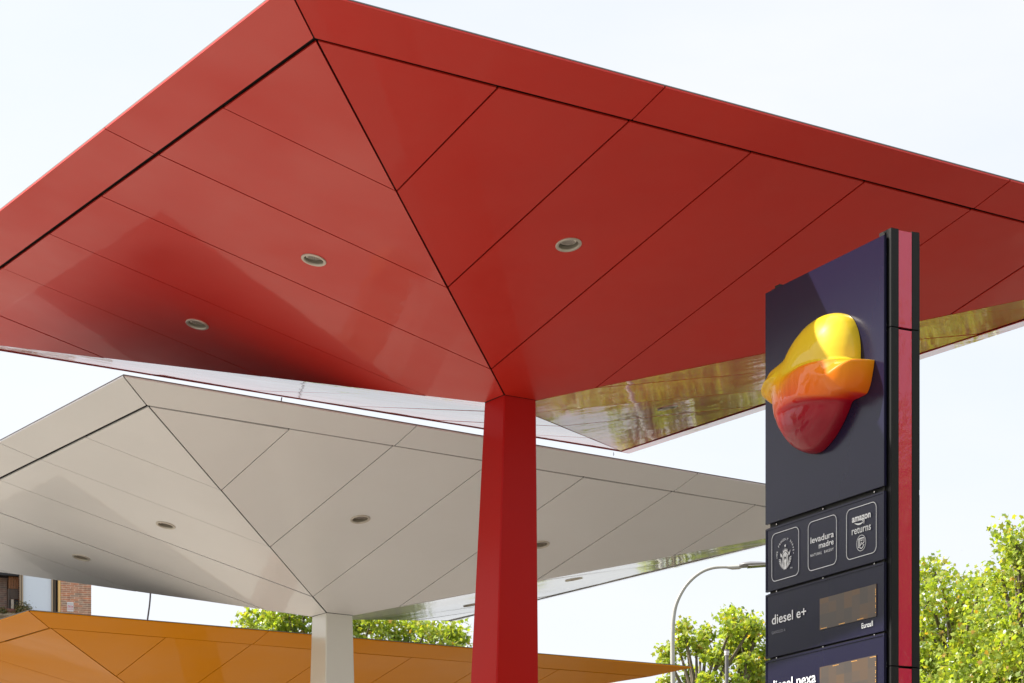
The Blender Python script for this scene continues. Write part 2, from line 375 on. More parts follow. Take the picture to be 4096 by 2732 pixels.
for kind, zt, zb in rows:
    for side in (0, 1):
        ya, yb = (0, .021) if side == 0 else (DEPTH-.021, DEPTH)
        mb = MB()
        if kind == 'main': mb.box((-LEN, ya, zb), (0, yb, zt))
        else:                                                   # cassette with a raised rim
            mb.box((-LEN, ya+(.006 if side == 0 else 0), zb), (0, yb-(0 if side == 0 else .006), zt))
            yy = (ya, ya+.006) if side == 0 else (yb-.006, yb)
            for q in (((-LEN, zb), (-LEN+.014, zt)), ((-.014, zb), (0, zt)), ((-LEN+.014, zb), (-.014, zb+.014)), ((-LEN+.014, zt-.014), (-.014, zt))):
                mb.box((q[0][0], yy[0], q[0][1]), (q[1][0], yy[1], q[1][1]))
        p = mb.build('sign_panel', M['panel'], tot, bevel=.0012); panels.append(p) if side == 0 else None
mb = MB()
for (_, _, a), (_, b, _) in zip(rows[:-1], rows[1:]):           # rails seen in the gaps between the panels
    for x0, x1 in ((-LEN+.02, -.012),):
        mb.box((x0, .010, b-.004), (x1, .05, b+.006)); mb.box((x0, .030, b-.05), (x1, .05, a+.06))
mb.build('mounting_rail', M['frame'], tot)
for (_, _, a), (_, b, _) in zip(rows[:-1], rows[1:]):
    for t in (-1.36, -.755, -.13): MB().lathe([(.0001, -.010), (.006, -.008), (.008, 0), (.008, .02)], (t, .018, (a+b)/2), 10, (Vector((1,0,0)), Vector((0,0,1)), Vector((0,1,0)))).build('screw', M['screw'], tot, smooth=True)
for z in (zz(1012), zz(1295), zz(1318), zz(2155), zz(2650), zz(2665)):
    MB().lathe([(.0001, -.006), (.005, -.004), (.006, 0), (.006, .01)], (pr-.075+.02, y0, z), 8, (Vector((1,0,0)), Vector((0,0,1)), Vector((0,1,0)))).build('screw', M['screw'], tot, smooth=True)
mb = MB(); mb.box((-LEN+.10, .02, zz(939)+.005), (-LEN+.16, .05, zz(939)+.03))
mb.build('lifting_lug', M['frame'], tot)
for q in (): MB().lathe([(.006, 0), (.006, .008), (.0001, .009)], (q[0], .01, q[1]), 8).build('screw', M['screw'], tot)

# lettering -------------------------------------------------
def text_polys(body, bold=0.0, spacing=1.0):
    cu = bpy.data.curves.new('t', 'FONT'); cu.body = body; cu.offset = bold; cu.space_character = spacing; cu.resolution_u = 4
    ob = bpy.data.objects.new('t', cu); sc.collection.objects.link(ob); bpy.context.view_layer.update()
    me = bpy.data.meshes.new_from_object(ob.evaluated_get(bpy.context.evaluated_depsgraph_get()))
    v = np.array([x.co[:2] for x in me.vertices]); f = [tuple(p.vertices) for p in me.polygons]
    bpy.data.objects.remove(ob); bpy.data.curves.remove(cu); bpy.data.meshes.remove(me); return v, f
YP = -.0015
def put_text(mb, body, lb, rb, hgt, bold=0.0, spacing=1.0, y=YP, mi=0):
    """text bounding box from left-bottom lb=(x,z) to right x of rb, height hgt"""
    v, f = text_polys(body, bold, spacing); mn, mxx = v.min(0), v.max(0)
    s = (v-mn)/(mxx-mn); x = lb[0]+s[:, 0]*(rb[0]-lb[0]); z = (lb[1]+rb[1])/2+s[:, 1]*hgt
    mb.add([(a, y, b) for a, b in zip(x, z)], f, mi)
def stroke(mb, pts, wd, closed=False, y=YP):
    """thin flat ribbon through (x, z) points"""
    pts = [Vector(p) for p in pts]; n = len(pts); L = []
    for i, p in enumerate(pts):
        a = pts[(i-1) % n] if (closed or i) else p; b = pts[(i+1) % n] if (closed or i < n-1) else p
        t = (b-a).normalized(); nn = Vector((-t.y, t.x)); ww = (wd[i] if hasattr(wd, '__len__') else wd)/2; L.append((p+nn*ww, p-nn*ww))
    vs = [(q.x, y, q.y) for l in L for q in l]; m_ = n if closed else n-1
    mb.add(vs, [(2*i, 2*i+1, 2*((i+1) % n)+1, 2*((i+1) % n)) for i in range(m_)])
def poly(mb, pts, y=YP): mb.add([(a, y, b) for a, b in pts], [tuple(range(len(pts)))])
def rrect(mb, x0, x1, z0, z1, r, wd):
    pts = []
    for cx, cz, s in ((x1-r, z1-r, 0), (x0+r, z1-r, 90), (x0+r, z0+r, 180), (x1-r, z0+r, 270)):
        pts += [(cx+r*math.cos(R(s+q*15)), cz+r*math.sin(R(s+q*15))) for q in range(7)]
    stroke(mb, pts, wd, True)
ell = lambda cx, cz, rx, rz, a0=0, a1=360, n=28: [(cx+rx*math.cos(R(a0+(a1-a0)*i/n)), cz+rz*math.sin(R(a0+(a1-a0)*i/n))) for i in range(n+1)]
bp = panels[1]
x0, x1 = Z3(187, 700)[0], Z3(608, 900)[0]; zt1, zb1 = Z3(580, 615)[1], Z3(210, 1478)[1]
BW = x1-x0
mb = MB()
xa, xb = Z3(757, 700)[0], Z3(1200, 700)[0]; xc, xd = Z3(1358, 700)[0], Z3(1825, 700)[0]
for q in ((x0, x1), (xa, xb), (xc, xd)): rrect(mb, q[0], q[1], zb1, zt1, .045, .005)
mb.build('box_outline', M['letter'], bp, fix=False)
# left box: round emblem of a crowned long-haired siren with two tails, arched words above
C = (0, 0); rr = .100; CT = Z3(397, 1042); CS = Z3(397, 1110)
mb = MB()
star = []
for i in range(10):
    t = R(90+36*i); q = .017 if i % 2 == 0 else .0075; star.append((C[0]+q*math.cos(t), C[1]+rr+.013+q*math.sin(t)))
for i in range(10): mb.add([(C[0], YP, C[1]+rr+.013), (*[star[i][0]], YP, star[i][1]), (star[(i+1) % 10][0], YP, star[(i+1) % 10][1])], [(0, 1, 2)])
for i in range(-2, 3):                                          # crown points
    bx = C[0]+i*.014; poly(mb, [(bx-.008, C[1]+.066-abs(i)*.003), (bx+.008, C[1]+.066-abs(i)*.003), (bx+i*.004, C[1]+.094-abs(i)*.006)])
stroke(mb, ell(C[0], C[1]+.03, .042, .036, 25, 155, 14), .007)
face = ell(C[0], C[1]+.035, .016, .025, 0, 360, 20)
poly(mb, face[:-1])
for s in (-1, 1):
    for j, (o, wd) in enumerate(((.0215, .006), (.031, .006), (.0405, .006))):          # wavy hair
        pts = []
        for i in range(15):
            t = i/14; zz_ = C[1]+.05-j*.006-t*(.150-j*.018); pts.append((C[0]+s*(o*(.75+.35*math.sin(min(t*2.2, 1)*1.57))+.0035*math.sin(t*12)), zz_))
        stroke(mb, pts, wd)
    pts = [(C[0]+s*(.070-.004*0), C[1]+.022), (C[0]+s*.083, C[1]+.066), (C[0]+s*.064, C[1]+.040), (C[0]+s*.050, C[1]+.055), (C[0]+s*.054, C[1]+.018)]
    poly(mb, pts)
    for j in range(9):                                          # striped tails
        t = R(-2-j*9.2); ri, ro = .062, rr
        a = (C[0]+s*ri*math.cos(t)*(1-.02*j), C[1]-.006+ri*math.sin(t)*1.25); b = (C[0]+s*ro*math.cos(t), C[1]+.006+ro*math.sin(t)*1.0)
        stroke(mb, [a, ((a[0]+b[0])/2, (a[1]+b[1])/2+.003), b], [.003, .0075, .006])
poly(mb, [(C[0]-.014, C[1]-.098), (C[0]+.014, C[1]-.098), (C[0]+.012, C[1]-.05), (C[0]+.016, C[1]-.02), (C[0], C[1]+.003), (C[0]-.016, C[1]-.02), (C[0]-.012, C[1]-.05)])
mb.v = [(CS[0]+x*.83, y, CS[1]+z*.83) for x, y, z in mb.v]
mb.build('round_emblem', M['letter'], bp, fix=False); mb = MB()
words = '•WE PROUDLY SERVE•'; n = len(words)
for i, ch in enumerate(words):
    if ch == ' ': continue
    t = R(186-192*i/(n-1)); rad = .110; cx, cz = CT[0]+rad*math.cos(t), CT[1]+rad*math.sin(t)
    if ch == '•': poly(mb, ell(cx, cz, .004, .004, 0, 330, 10)); continue
    v, f = text_polys(ch, .01); v = (v-(v.min(0)+v.max(0))/2)*.024; a = t-R(90)
    mb.add([(cx+p[0]*math.cos(a)-p[1]*math.sin(a), YP, cz+p[0]*math.sin(a)+p[1]*math.cos(a)) for p in v], f)
mb.build('arched_lettering', M['letter'], bp, fix=False); mb = MB()
put_text(mb, 'TM', Z3(475, 1275), Z3(509, 1270), .011)
mb.build('small_lettering', M['letter'], bp, fix=False)
mb = MB()                                                       # dark eyes, nose and mouth over the pale face
for s in (-1, 1): stroke(mb, [(C[0]+s*.003, C[1]+.040), (C[0]+s*.010, C[1]+.042)], .0022, y=YP-.0008)
stroke(mb, [(C[0], C[1]+.038), (C[0]+.001, C[1]+.029)], .0016, y=YP-.0008); stroke(mb, [(C[0]-.005, C[1]+.021), (C[0], C[1]+.019), (C[0]+.005, C[1]+.021)], .002, y=YP-.0008)
mb.v = [(CS[0]+x*.83, y, CS[1]+z*.83) for x, y, z in mb.v]
mb.build('emblem_face_lines', M['panel'], bp, fix=False)
mb = MB()
put_text(mb, 'levadura', Z3(795, 880), Z3(1160, 780), .046, .012)
mb.build('lettering', M['letter'], bp, fix=False); mb = MB()
put_text(mb, 'madre', Z3(925, 957), Z3(1157, 893), .043, .012)
mb.build('lettering', M['letter'], bp, fix=False); mb = MB()
put_text(mb, 'NATURAL  BAKERY', Z3(795, 1090), Z3(1155, 990), .020, .004, 1.3)
mb.build('lettering', M['letter'], bp, fix=False)
mb = MB()
put_text(mb, 'amazon', Z3(1445, 556), Z3(1737, 470), .036, .03)
a, b = Z3(1485, 553), Z3(1632, 528); pts = []
for i in range(13):
    t = i/12; pts.append((a[0]+(b[0]-a[0])*t, a[1]-.004-.016*math.sin(math.pi*(t*.86+.02))+(0)))
stroke(mb, pts, [.002+.010*math.sin(math.pi*min(max(i/12, .02), .98)) for i in range(13)])
e = pts[-1]; stroke(mb, [(e[0]-.022, e[1]+.006), (e[0]+.006, e[1]+.010), (e[0]-.002, e[1]-.016)], .006)
put_text(mb, 'returns', Z3(1442, 745), Z3(1740, 665), .044, .006)
c = Z3(1588, 870); r0 = .055
stroke(mb, ell(c[0], c[1], r0, r0, 0, 350, 35), .0035, True)
K = lambda px, pz: (c[0]+px*r0, c[1]+pz*r0)
for q in ([(-.5, .62), (.55, .62), (.62, .50), (.62, .0)], [(-.5, .62), (-.62, .5), (-.62, -.45), (-.42, -.55)], [(-.5, .62), (-.35, .48), (-.32, -.4)], [(-.05, .62), (-.05, .28), (.22, .28), (.22, .62)],
          [(-.32, -.4), (-.1, -.2), (.0, .02), (.15, .05), (.12, -.2), (.62, 0)], [(-.32, -.4), (-.2, -.62), (.05, -.7), (.3, -.62), (.62, -.25)]):
    stroke(mb, [K(*p) for p in q], .0065)
mb.build('returns_lettering', M['letter'], bp, fix=False)
# price rows
def screen_mat():
    m = mat('led_screen', (.1, .07, .05), .45, coat=.25, coatr=.2); n = m.node_tree; b = n.nodes['Principled BSDF']; tc = n.nodes['Texture Coordinate']
    mp = n.nodes.new('ShaderNodeMapping'); mp.inputs['Scale'].default_value = (10.5, 0, 13)
    fl = n.nodes.new('ShaderNodeVectorMath'); fl.operation = 'FLOOR'; wn = n.nodes.new('ShaderNodeTexWhiteNoise')
    rp = n.nodes.new('ShaderNodeValToRGB'); e = rp.color_ramp.elements
    e[0].color = (.032, .025, .021, 1); e[1].color = (.070, .036, .014, 1); e.new(.5).color = (.045, .031, .022, 1)
    n.links.new(tc.outputs['Object'], mp.inputs[0]); n.links.new(mp.outputs[0], fl.inputs[0]); n.links.new(fl.outputs[0], wn.inputs['Vector'])
    n.links.new(wn.outputs['Value'], rp.inputs[0]); n.links.new(rp.outputs[0], b.inputs['Base Color']); n.links.new(rp.outputs[0], b.inputs['Emission Color'])
    b.inputs['Emission Strength'].default_value = .25
    return m
M['screen'] = screen_mat()
sx0, sx1 = Z4(867, 500)[0], Z4(1687, 400)[0]; st, sb = (Z4(868, 340)[1]+Z4(1688, 135)[1])/2, (Z4(865, 795)[1]+Z4(1685, 605)[1])/2
top3 = rows[2][1]
for i, p in enumerate(panels[2:]):
    dz = rows[2+i][1]-top3
    s = MB().box((sx0, -.0005, sb+dz), (sx1, .004, st+dz)).build('price_display', M['screen'], p)
    for q in (((sx0-.004, sb-.004), (sx0, st+.004)), ((sx1, sb-.004), (sx1+.004, st+.004)), ((sx0, st), (sx1, st+.004)), ((sx0, sb-.004), (sx1, sb))):
        pass
    mb = MB(); rnd = random.Random(i)
    for k in range(26):
        if rnd.random() < .6:
            z = st+dz-.012-k*.0125
            if z > sb+dz+.01: MB().lathe([(.0028, 0), (.002, -.001), (.0001, -.0012)], (sx1-.006, -.001, z), 6, (Vector((1,0,0)), Vector((0,0,1)), Vector((0,1,0)))).build('lit_dot', M['led'], p, fix=False)
    for k in range(60):
        x = sx0+.02+k*.0125; a = rnd.random()
        if x < sx1-.01 and (k//6+i) % 3 == 0: MB().lathe([(.0025, 0), (.002, -.001), (.0001, -.0012)], (x, -.001, (sb+dz+.008) if i == 0 else (st+dz-.010)), 6, (Vector((1,0,0)), Vector((0,0,1)), Vector((0,1,0)))).build('lit_dot', M['led'], p, fix=False)
mb = MB(); put_text(mb, 'diesel e+', Z4(175, 718), Z4(672, 606), .072, .008); mb.build('lettering', M['letter'], panels[2], fix=False)
mb = MB(); put_text(mb, 'Euros/l', Z4(1478, 778), Z4(1640, 742), .038, .004)
mb.build('lettering', M['letter'], panels[2], fix=False)
mb = MB(); put_text(mb, 'GASOLEO A', Z4(175, 860), Z4(368, 818), .020, -.012, 1.1); mb.build('small_lettering', M['grey'], panels[2], fix=False)
mb = MB(); put_text(mb, 'diesel nexa', Z5(10, 1410), Z5(900, 1217), .079, .012); mb.build('lettering', M['letter'], panels[3], fix=False)

# the glossy three-dimensional emblem -----------------------
def emblem():
    out = [(400,540),(450,440),(520,335),(620,225),(720,160),(790,132),(860,122),(930,138),(985,185),(1022,260),(1045,340),(1056,430),(1057,520),(1056,581),
           (1100,579),(1187,576),(1190,582),(1182,640),(1170,720),(1150,820),(1120,905),(1050,940),(970,968),(945,1040),(890,1160),(800,1310),(700,1420),(640,1465),(550,1484),(460,1455),(390,1392),
           (320,1290),(280,1180),(262,1060),(256,1008),(252,1028),(232,1030),(170,995),(156,950),(165,880),(200,760),(245,655),(320,600)]
    def dense(P, closed=True):
        P = np.array(P, float)
        for _ in range(2):
            Q = []; n = len(P)
            for i in range(n if closed else n-1):
                a, b = P[i], P[(i+1) % n]; Q += [a*.8+b*.2, a*.2+b*.8]
            P = np.array(Q) if closed else np.array([P[0]]+Q+[P[-1]])
        return P
    dep = lambda x: .085-.07*np.clip((x-150)/900, 0, 1)
    def toL(P): return np.array([F(3000+x/2.4125, 1200+y/2.4125, dep(x)) for x, y in P])
    O = toL(dense(out))
    up = toL(dense([(480,790),(545,752),(620,712),(720,668),(850,633),(960,606),(1040,581),(1110,578),(1188,576)], False))
    lo = toL(dense([(400,1115),(430,1095),(500,1060),(600,1026),(720,1000),(850,985),(970,966),(1050,938),(1120,905)], False))
    lf = toL(dense([(375,800),(330,825),(270,868),(215,915),(180,960),(165,990)], False))
    st_ = .0085; x0, z0 = O.min(0)-st_*2; x1, z1 = O.max(0)+st_*2
    nx, nz = int((x1-x0)/st_)+1, int((z1-z0)/st_)+1
    gx, gz = np.meshgrid(x0+np.arange(nx)*st_, z0+np.arange(nz)*st_, indexing='ij'); P = np.stack([gx.ravel(), gz.ravel()], 1)
    def dist(P, C, closed):
        best = np.full(len(P), 1e9); near = np.zeros_like(P); sgn = np.zeros(len(P)); tt = np.zeros(len(P)); n = len(C); m_ = n if closed else n-1
        for i in range(m_):
            a, b = C[i], C[(i+1) % n]; d = b-a; t = np.clip(((P-a)@d)/max(d@d, 1e-12), 0, 1); q = a+t[:, None]*d; e = np.hypot(*(P-q).T)
            k = e < best; best[k] = e[k]; near[k] = q[k]; sgn[k] = (d[0]*(P[k, 1]-a[1])-d[1]*(P[k, 0]-a[0])); tt[k] = (i+t[k])/m_
        return best, near, sgn, tt
    ins = np.zeros(len(P), bool); n = len(O)
    for i in range(n):
        a, b = O[i], O[(i+1) % n]; c = (a[1] > P[:, 1]) != (b[1] > P[:, 1])
        with np.errstate(divide='ignore', invalid='ignore'): xx = (b[0]-a[0])*(P[:, 1]-a[1])/(b[1]-a[1])+a[0]
        ins ^= c & (P[:, 0] < xx)
    d, nr, _, _ = dist(P, O, True); d = np.where(ins, d, 0); P2 = np.where(ins[:, None], P, nr)
    ss = lambda x: np.clip(x, 0, 1)**2*(3-2*np.clip(x, 0, 1))
    cu, _, su, tu = dist(P2, up, False); du = np.where(su < 0, cu, -cu)           # positive below the upper crease
    cl, _, s2, tl = dist(P2, lo, False); dl = np.where(s2 > 0, cl, -cl)           # positive above the lower crease
    cf, _, s3, tf = dist(P2, lf, False); dlf = np.where(s3 < 0, cf, -cf)
    q = np.clip(d/.30, 0, 1); h = .205*np.sqrt(np.maximum(1-(1-q)**2, 0))
    wu = .010+.10*(1-tu)**2; wl = .010+.08*(1-tl)**2
    band = ss((du+wu*.3)/wu)*ss((dl+wl*.3)/wl)
    h = h+.095*band*ss(.12+tu*1.15)*ss(d/.02+.35)
    below = ss(-dl/.02)*ss(tl*3); h = h-.02*below*ss(d/.05)
    wing = ss((.07-cf)/.07)*np.where(s3 < 0, 1, 0)*ss(d/.03); h = h+.030*wing*(1-.5*tf)
    h = .030+h
    zn = (P2[:, 1]-O[:, 1].min())/np.ptp(O[:, 1]); xn = (P2[:, 0]-O[:, 0].min())/np.ptp(O[:, 0])
    base = zn+.16*np.abs(xn-.48)+.03
    above = ss(-du/.03+.5)*ss(tu*3.5); under = ss(-dl/.025+.5)*ss(tl*2.6)
    tint = base+above*.12*(1-ss((zn-.5)*2.5)); tint = tint*(1-.75*band*ss(tu*2))+(.478+.07*(xn-.5))*.75*band*ss(tu*2)
    tint = tint-under*.14; TN = []
    idx = -np.ones(len(P), int); mb = MB(); keep = {}
    I = ins.reshape(nx, nz); vs = []; fs = []
    for i in range(nx-1):
        for j in range(nz-1):
            if I[i:i+2, j:j+2].any():
                f = []
                for a, b in ((i, j), (i+1, j), (i+1, j+1), (i, j+1)):
                    k = a*nz+b
                    if idx[k] < 0: idx[k] = len(vs); vs.append((P2[k, 0], -h[k], P2[k, 1])); TN.append(float(tint[k]))
                    f.append(int(idx[k]))
                fs.append(tuple(f))
    me = bpy.data.meshes.new('emblem'); me.from_pydata(vs, [], fs)
    me.attributes.new('tint', 'FLOAT', 'POINT').data.foreach_set('value', TN)
    bm = bmesh.new(); bm.from_mesh(me); bmesh.ops.remove_doubles(bm, verts=bm.verts, dist=.0012)
    bmesh.ops.dissolve_degenerate(bm, edges=bm.edges, dist=.0004)
    ed = [e for e in bm.edges if e.is_boundary]; r = bmesh.ops.extrude_edge_only(bm, edges=ed)
    for v in r['geom']:
        if isinstance(v, bmesh.types.BMVert): v.co.y = -.004
    for _ in range(2): bmesh.ops.smooth_vert(bm, verts=[v for v in bm.verts if not v.is_boundary and v.co.y < -.035], factor=.5, use_axis_x=True, use_axis_y=True, use_axis_z=True)
    bmesh.ops.recalc_face_normals(bm, faces=bm.faces); bm.to_mesh(me); bm.free()
    me.polygons.foreach_set('use_smooth', [True]*len(me.polygons))
    try: me.set_sharp_from_angle(angle=R(60))
    except Exception: pass
    m = mat('emblem_gloss', (1, .5, 0), .4, spec=.12, coat=.7, coatr=.008); n = m.node_tree; b = n.nodes['Principled BSDF']; tc = n.nodes['Texture Coordinate']; b.inputs['Coat IOR'].default_value = 1.42
    sp = n.nodes.new('ShaderNodeSeparateXYZ'); n.links.new(tc.outputs['Generated'], sp.inputs[0])
    # colour runs from yellow at the upper left through orange to crimson low down
    def math_(op, a, b_=None):
        q = n.nodes.new('ShaderNodeMath'); q.operation = op
        for i, x in enumerate((a, b_)):
            if x is None: continue
            if hasattr(x, 'links'): n.links.new(x, q.inputs[i])
            else: q.inputs[i].default_value = x
        return q.outputs[0]
    ta = n.nodes.new('ShaderNodeAttribute'); ta.attribute_name = 'tint'; val = ta.outputs['Fac']
    nz_ = n.nodes.new('ShaderNodeTexNoise'); nz_.inputs['Scale'].default_value = 2.2; nz_.inputs['Detail'].default_value = 0; n.links.new(tc.outputs['Generated'], nz_.inputs['Vector'])
    val = math_('ADD', val, math_('MULTIPLY', math_('SUBTRACT', nz_.outputs[0], .5), .05))
    rp = n.nodes.new('ShaderNodeValToRGB'); e = rp.color_ramp.elements
    e[0].position = .08; e[0].color = (.24, .0, .012, 1); e[1].position = .70; e[1].color = (.74, .52, .02, 1)
    for p_, c_ in ((.22, (.34, .0, .014)), (.33, (.58, .008, .008)), (.42, (.72, .065, .006)), (.50, (.80, .17, .006)), (.60, (.80, .36, .0))): e.new(p_).color = (*c_, 1)
    n.links.new(val, rp.inputs[0]); n.links.new(rp.outputs[0], b.inputs['Base Color'])
    me.materials.append(m); return link(bpy.data.objects.new('emblem', me), tot)
emblem()

# ------------------------------------------------------------------ street lamp, vent pipe, poles, birds
def at(u, v, Y): return Vector(((u-CXP)/FPX*Y, Y, (VH-v)/FPX*Y+CAMZ))
Y = 42.0; b = at(2691, 2700, Y); o = empty('street_lamp', (b.x, Y, 0), label='pale grey street lamp with a curved arm and flat head', cat='street lamp')
pts = [(2692, 3990+7*0), (2692, 2732), (2690, 2600), (2691, 2520), (2694, 2470), (2702, 2425), (2718, 2385), (2742, 2345), (2775, 2310), (2812, 2285), (2850, 2272), (2885, 2268.5), (2912, 2269)]
pp = []
for i, (u, v) in enumerate(pts):
    q = at(u, v, Y)-b; pp.append(Vector((q.x, 0, 0 if i == 0 else q.z+b.z)))
def smooth_path(P, n=6):
    Q = []
    for i in range(len(P)-1):
        p0, p1, p2, p3 = P[max(i-1, 0)], P[i], P[i+1], P[min(i+2, len(P)-1)]
        for k in range(n):
            t = k/n; Q.append(.5*((2*p1)+(p2-p0)*t+(2*p0-5*p1+4*p2-p3)*t*t+(3*p1-p0-3*p2+p3)*t**3))
    return Q+[P[-1]]
sp = [pp[0]]+smooth_path(pp[1:], 4); rad = [.044-.020*min(i/(len(sp)-1)*1.0, 1) for i in range(len(sp))]
MB().tube(sp, rad, 16).build('post', M['lampgrey'], o, smooth=True)
MB().tube([(0,0,0),(0,0,.02)], .15, 16).build('base_plate', M['lampgrey'], o)
e = pp[-1]; MB().tube([e+Vector((-.01,0,0)), e+Vector((.08,0,-.005)), e+Vector((.2,0,.0)), e+Vector((.26,0,.02))], [.027,.040,.038,.03], 14).build('arm_clamp', M['lampgrey'], o, smooth=True)
hd = MB(); L = [(.20, .02, -.045, .05), (.26, .045, -.05, .13), (.40, .062, -.035, .17), (.58, .058, -.012, .18), (.76, .03, .005, .15), (.82, .012, .008, .06)]
vs = []
for x, zt_, zb_, wy in L:
    for k in range(16):
        t = 2*math.pi*k/16; c_, s_ = math.cos(t), math.sin(t)
        vs.append((e.x+x, c_*wy, e.z+.04+(zt_ if s_ > 0 else -zb_ if zb_ < 0 else -zb_)*s_))
hd.add(vs, [(i*16+k, i*16+(k+1) % 16, (i+1)*16+(k+1) % 16, (i+1)*16+k) for i in range(len(L)-1) for k in range(16)]+[tuple(range(15, -1, -1)), tuple((len(L)-1)*16+k for k in range(16))])
hd.build('lamp_head', M['lamphead'], o, smooth=True)
mb = MB(); mb.add([(e.x+.36, -.13, e.z-.0), (e.x+.36, .13, e.z-.0), (e.x+.76, .11, e.z+.028), (e.x+.76, -.11, e.z+.028), (e.x+.36, -.13, e.z+.02), (e.x+.36, .13, e.z+.02), (e.x+.76, .11, e.z+.04), (e.x+.76, -.11, e.z+.04)], [(0,1,2,3),(4,5,6,7),(0,1,5,4),(1,2,6,5),(2,3,7,6),(3,0,4,7)])
mb.build('lamp_glass', M['lampglass'], o)

Y = 38.0; b = at(2907, 2700, Y); o = empty('vent_pipe', (b.x, Y, 0), label='grey vertical pipe with a small white cap before the trees', cat='pipe')
zt = at(2907, 2620, Y).z; s = Y/FPX
MB().tube([(0,0,0),(0,0,zt)], 7.2*s, 18).build('pipe', M['vent'], o, smooth=True)
MB().lathe([(8.5*s, -.01), (9.5*s, 0), (9.5*s, 4.6*s), (8.0*s, 5.2*s), (10.2*s, 6.5*s), (10.5*s, 16*s), (7*s, 15*s), (7*s, 21*s), (.001, 21*s)], (0,0,zt), 18).build('cap', M['ventcap'], o, smooth=True)
MB().lathe([(10.2*s, 17*s), (10.6*s, 18.4*s), (9*s, 22*s), (.001, 23*s)], (0,0,zt), 8).build('lid', M['ventlid'], o)

def ribbed_pole(label, us, Y, r, ztop_v, lean):
    b = at(us[0][0], us[0][1], Y); o = empty('ribbed_mast', (b.x-lean*b.z, Y, 0), label=label, cat='mast', group='thin dark ribbed masts behind the canopies')
    P = [Vector((0, 0, 0))]+[at(u, v, Y)-o.location for u, v in us]; Pz = smooth_path(P[1:], 14); full = [P[0]]+Pz
    rad = []
    for i in range(len(full)): rad.append(r*(1.0 if i % 2 else .82))
    MB().tube(full, rad, 12).build('shaft', M['pole'], o, smooth=True)
    MB().tube([(0,0,0),(0,0,.05)], r*3, 12).build('base', M['pole'], o)
ribbed_pole('thin dark mast seen between the white and orange canopies', [(580, 2600), (589, 2490), (594, 2450), (598, 2420), (601, 2385), (602, 2345), (602, 2300)], 62, .026, 0, .05)
ribbed_pole('thin dark mast poking up behind the white canopy edge', [(1124, 1700), (1125, 1610), (1127, 1590), (1129, 1560)], 95, .028, 0, 0.0)

def bird(label, u, v, Y, span, rz, k=1):
    o = empty('flying_bird', at(u, v, Y), rz, label=label, cat='bird', group='birds in flight')
    s = span
    MB().tube([(-.02*s,0,0),(.05*s,0,.0),(.18*s,0,.0),(.30*s,0,-.01*s)], [.01*s,.045*s,.035*s,.008*s], 8).build('body', M['bird'], o, smooth=True)
    for q in (-1, 1):
        mb = MB(); t = [(0,0),( .09,0),(.12,.0)]
        pts = [(0,.02*s,0),(.10*s,.02*s,0),(.11*s,.26*s,q*.0+.02*s),(.09*s,.5*s,-.01*s),(.05*s,.48*s,0),(.0,.26*s,.03*s)]
        lo = [(x, q*y, z) for x, y, z in pts]; hi = [(x, y, z+.012*s) for x, y, z in lo]; n = len(pts)
        mb.add(lo+hi, [tuple(range(n)), tuple(range(2*n-1, n-1, -1))]+[(i, (i+1) % n, n+(i+1) % n, n+i) for i in range(n)])
        mb.build('wing', M['bird'], o)
    o.rotation_euler = (R(70) if k else R(20), R(8), rz)
bird('small dark bird in flight between the red and white canopies', 2453, 1816, 70, .155, R(14))
bird('tiny dark bird in flight above the right-hand trees', 3845, 2202, 110, .07, R(60), 0)

# ------------------------------------------------------------------ brick apartment block at the left
Yb = 70.0; fd = Vector((.956, .294)); corner = at(365, 2400, Yb)
ab = empty('apartment_block', (corner.x, corner.y, 0), math.atan2(fd.y, fd.x), cat='building', label='brick apartment block with balcony windows at the left edge')
def BL(u, v, dep=0):
    """photo position -> (x along the facade (negative to the left), z); dep metres behind the facade plane"""
    nn = Vector((-fd.y, fd.x)); r = Vector(((u-CXP)/FPX, 1)); c2 = Vector((corner.x, corner.y)); s = (c2.dot(nn)+dep)/r.dot(nn)
    p = r*s; return ((p-c2).dot(fd), (VH-v)/FPX*s+CAMZ)
xg = lambda u: BL(u, 2400)[0]; zg = lambda v: BL(150, v)[1]
TOP = BL(365, 2190)[1]; W_B = 14.0
xb0 = xg(243); xw = xg(34); FLOOR = 2.95; zfl = zg(2456)
bays = [(xg(79), xg(243))]
wall = MB(); wall.box((xb0, 0, 0), (0, 9, TOP)); wall.box((-W_B, .75, 0), (xb0, 9, TOP))
wall.build('brick_wall', M['brick'], ab)
wall = MB(); wall.box((-W_B, .55, 0), (xw, .748, TOP)); wall.build('recessed_wall', M['brickdark'], ab)
MB().box((-W_B-.1, -.12, TOP), (.12, 9.1, TOP+.25)).build('parapet', M['stone'], ab)
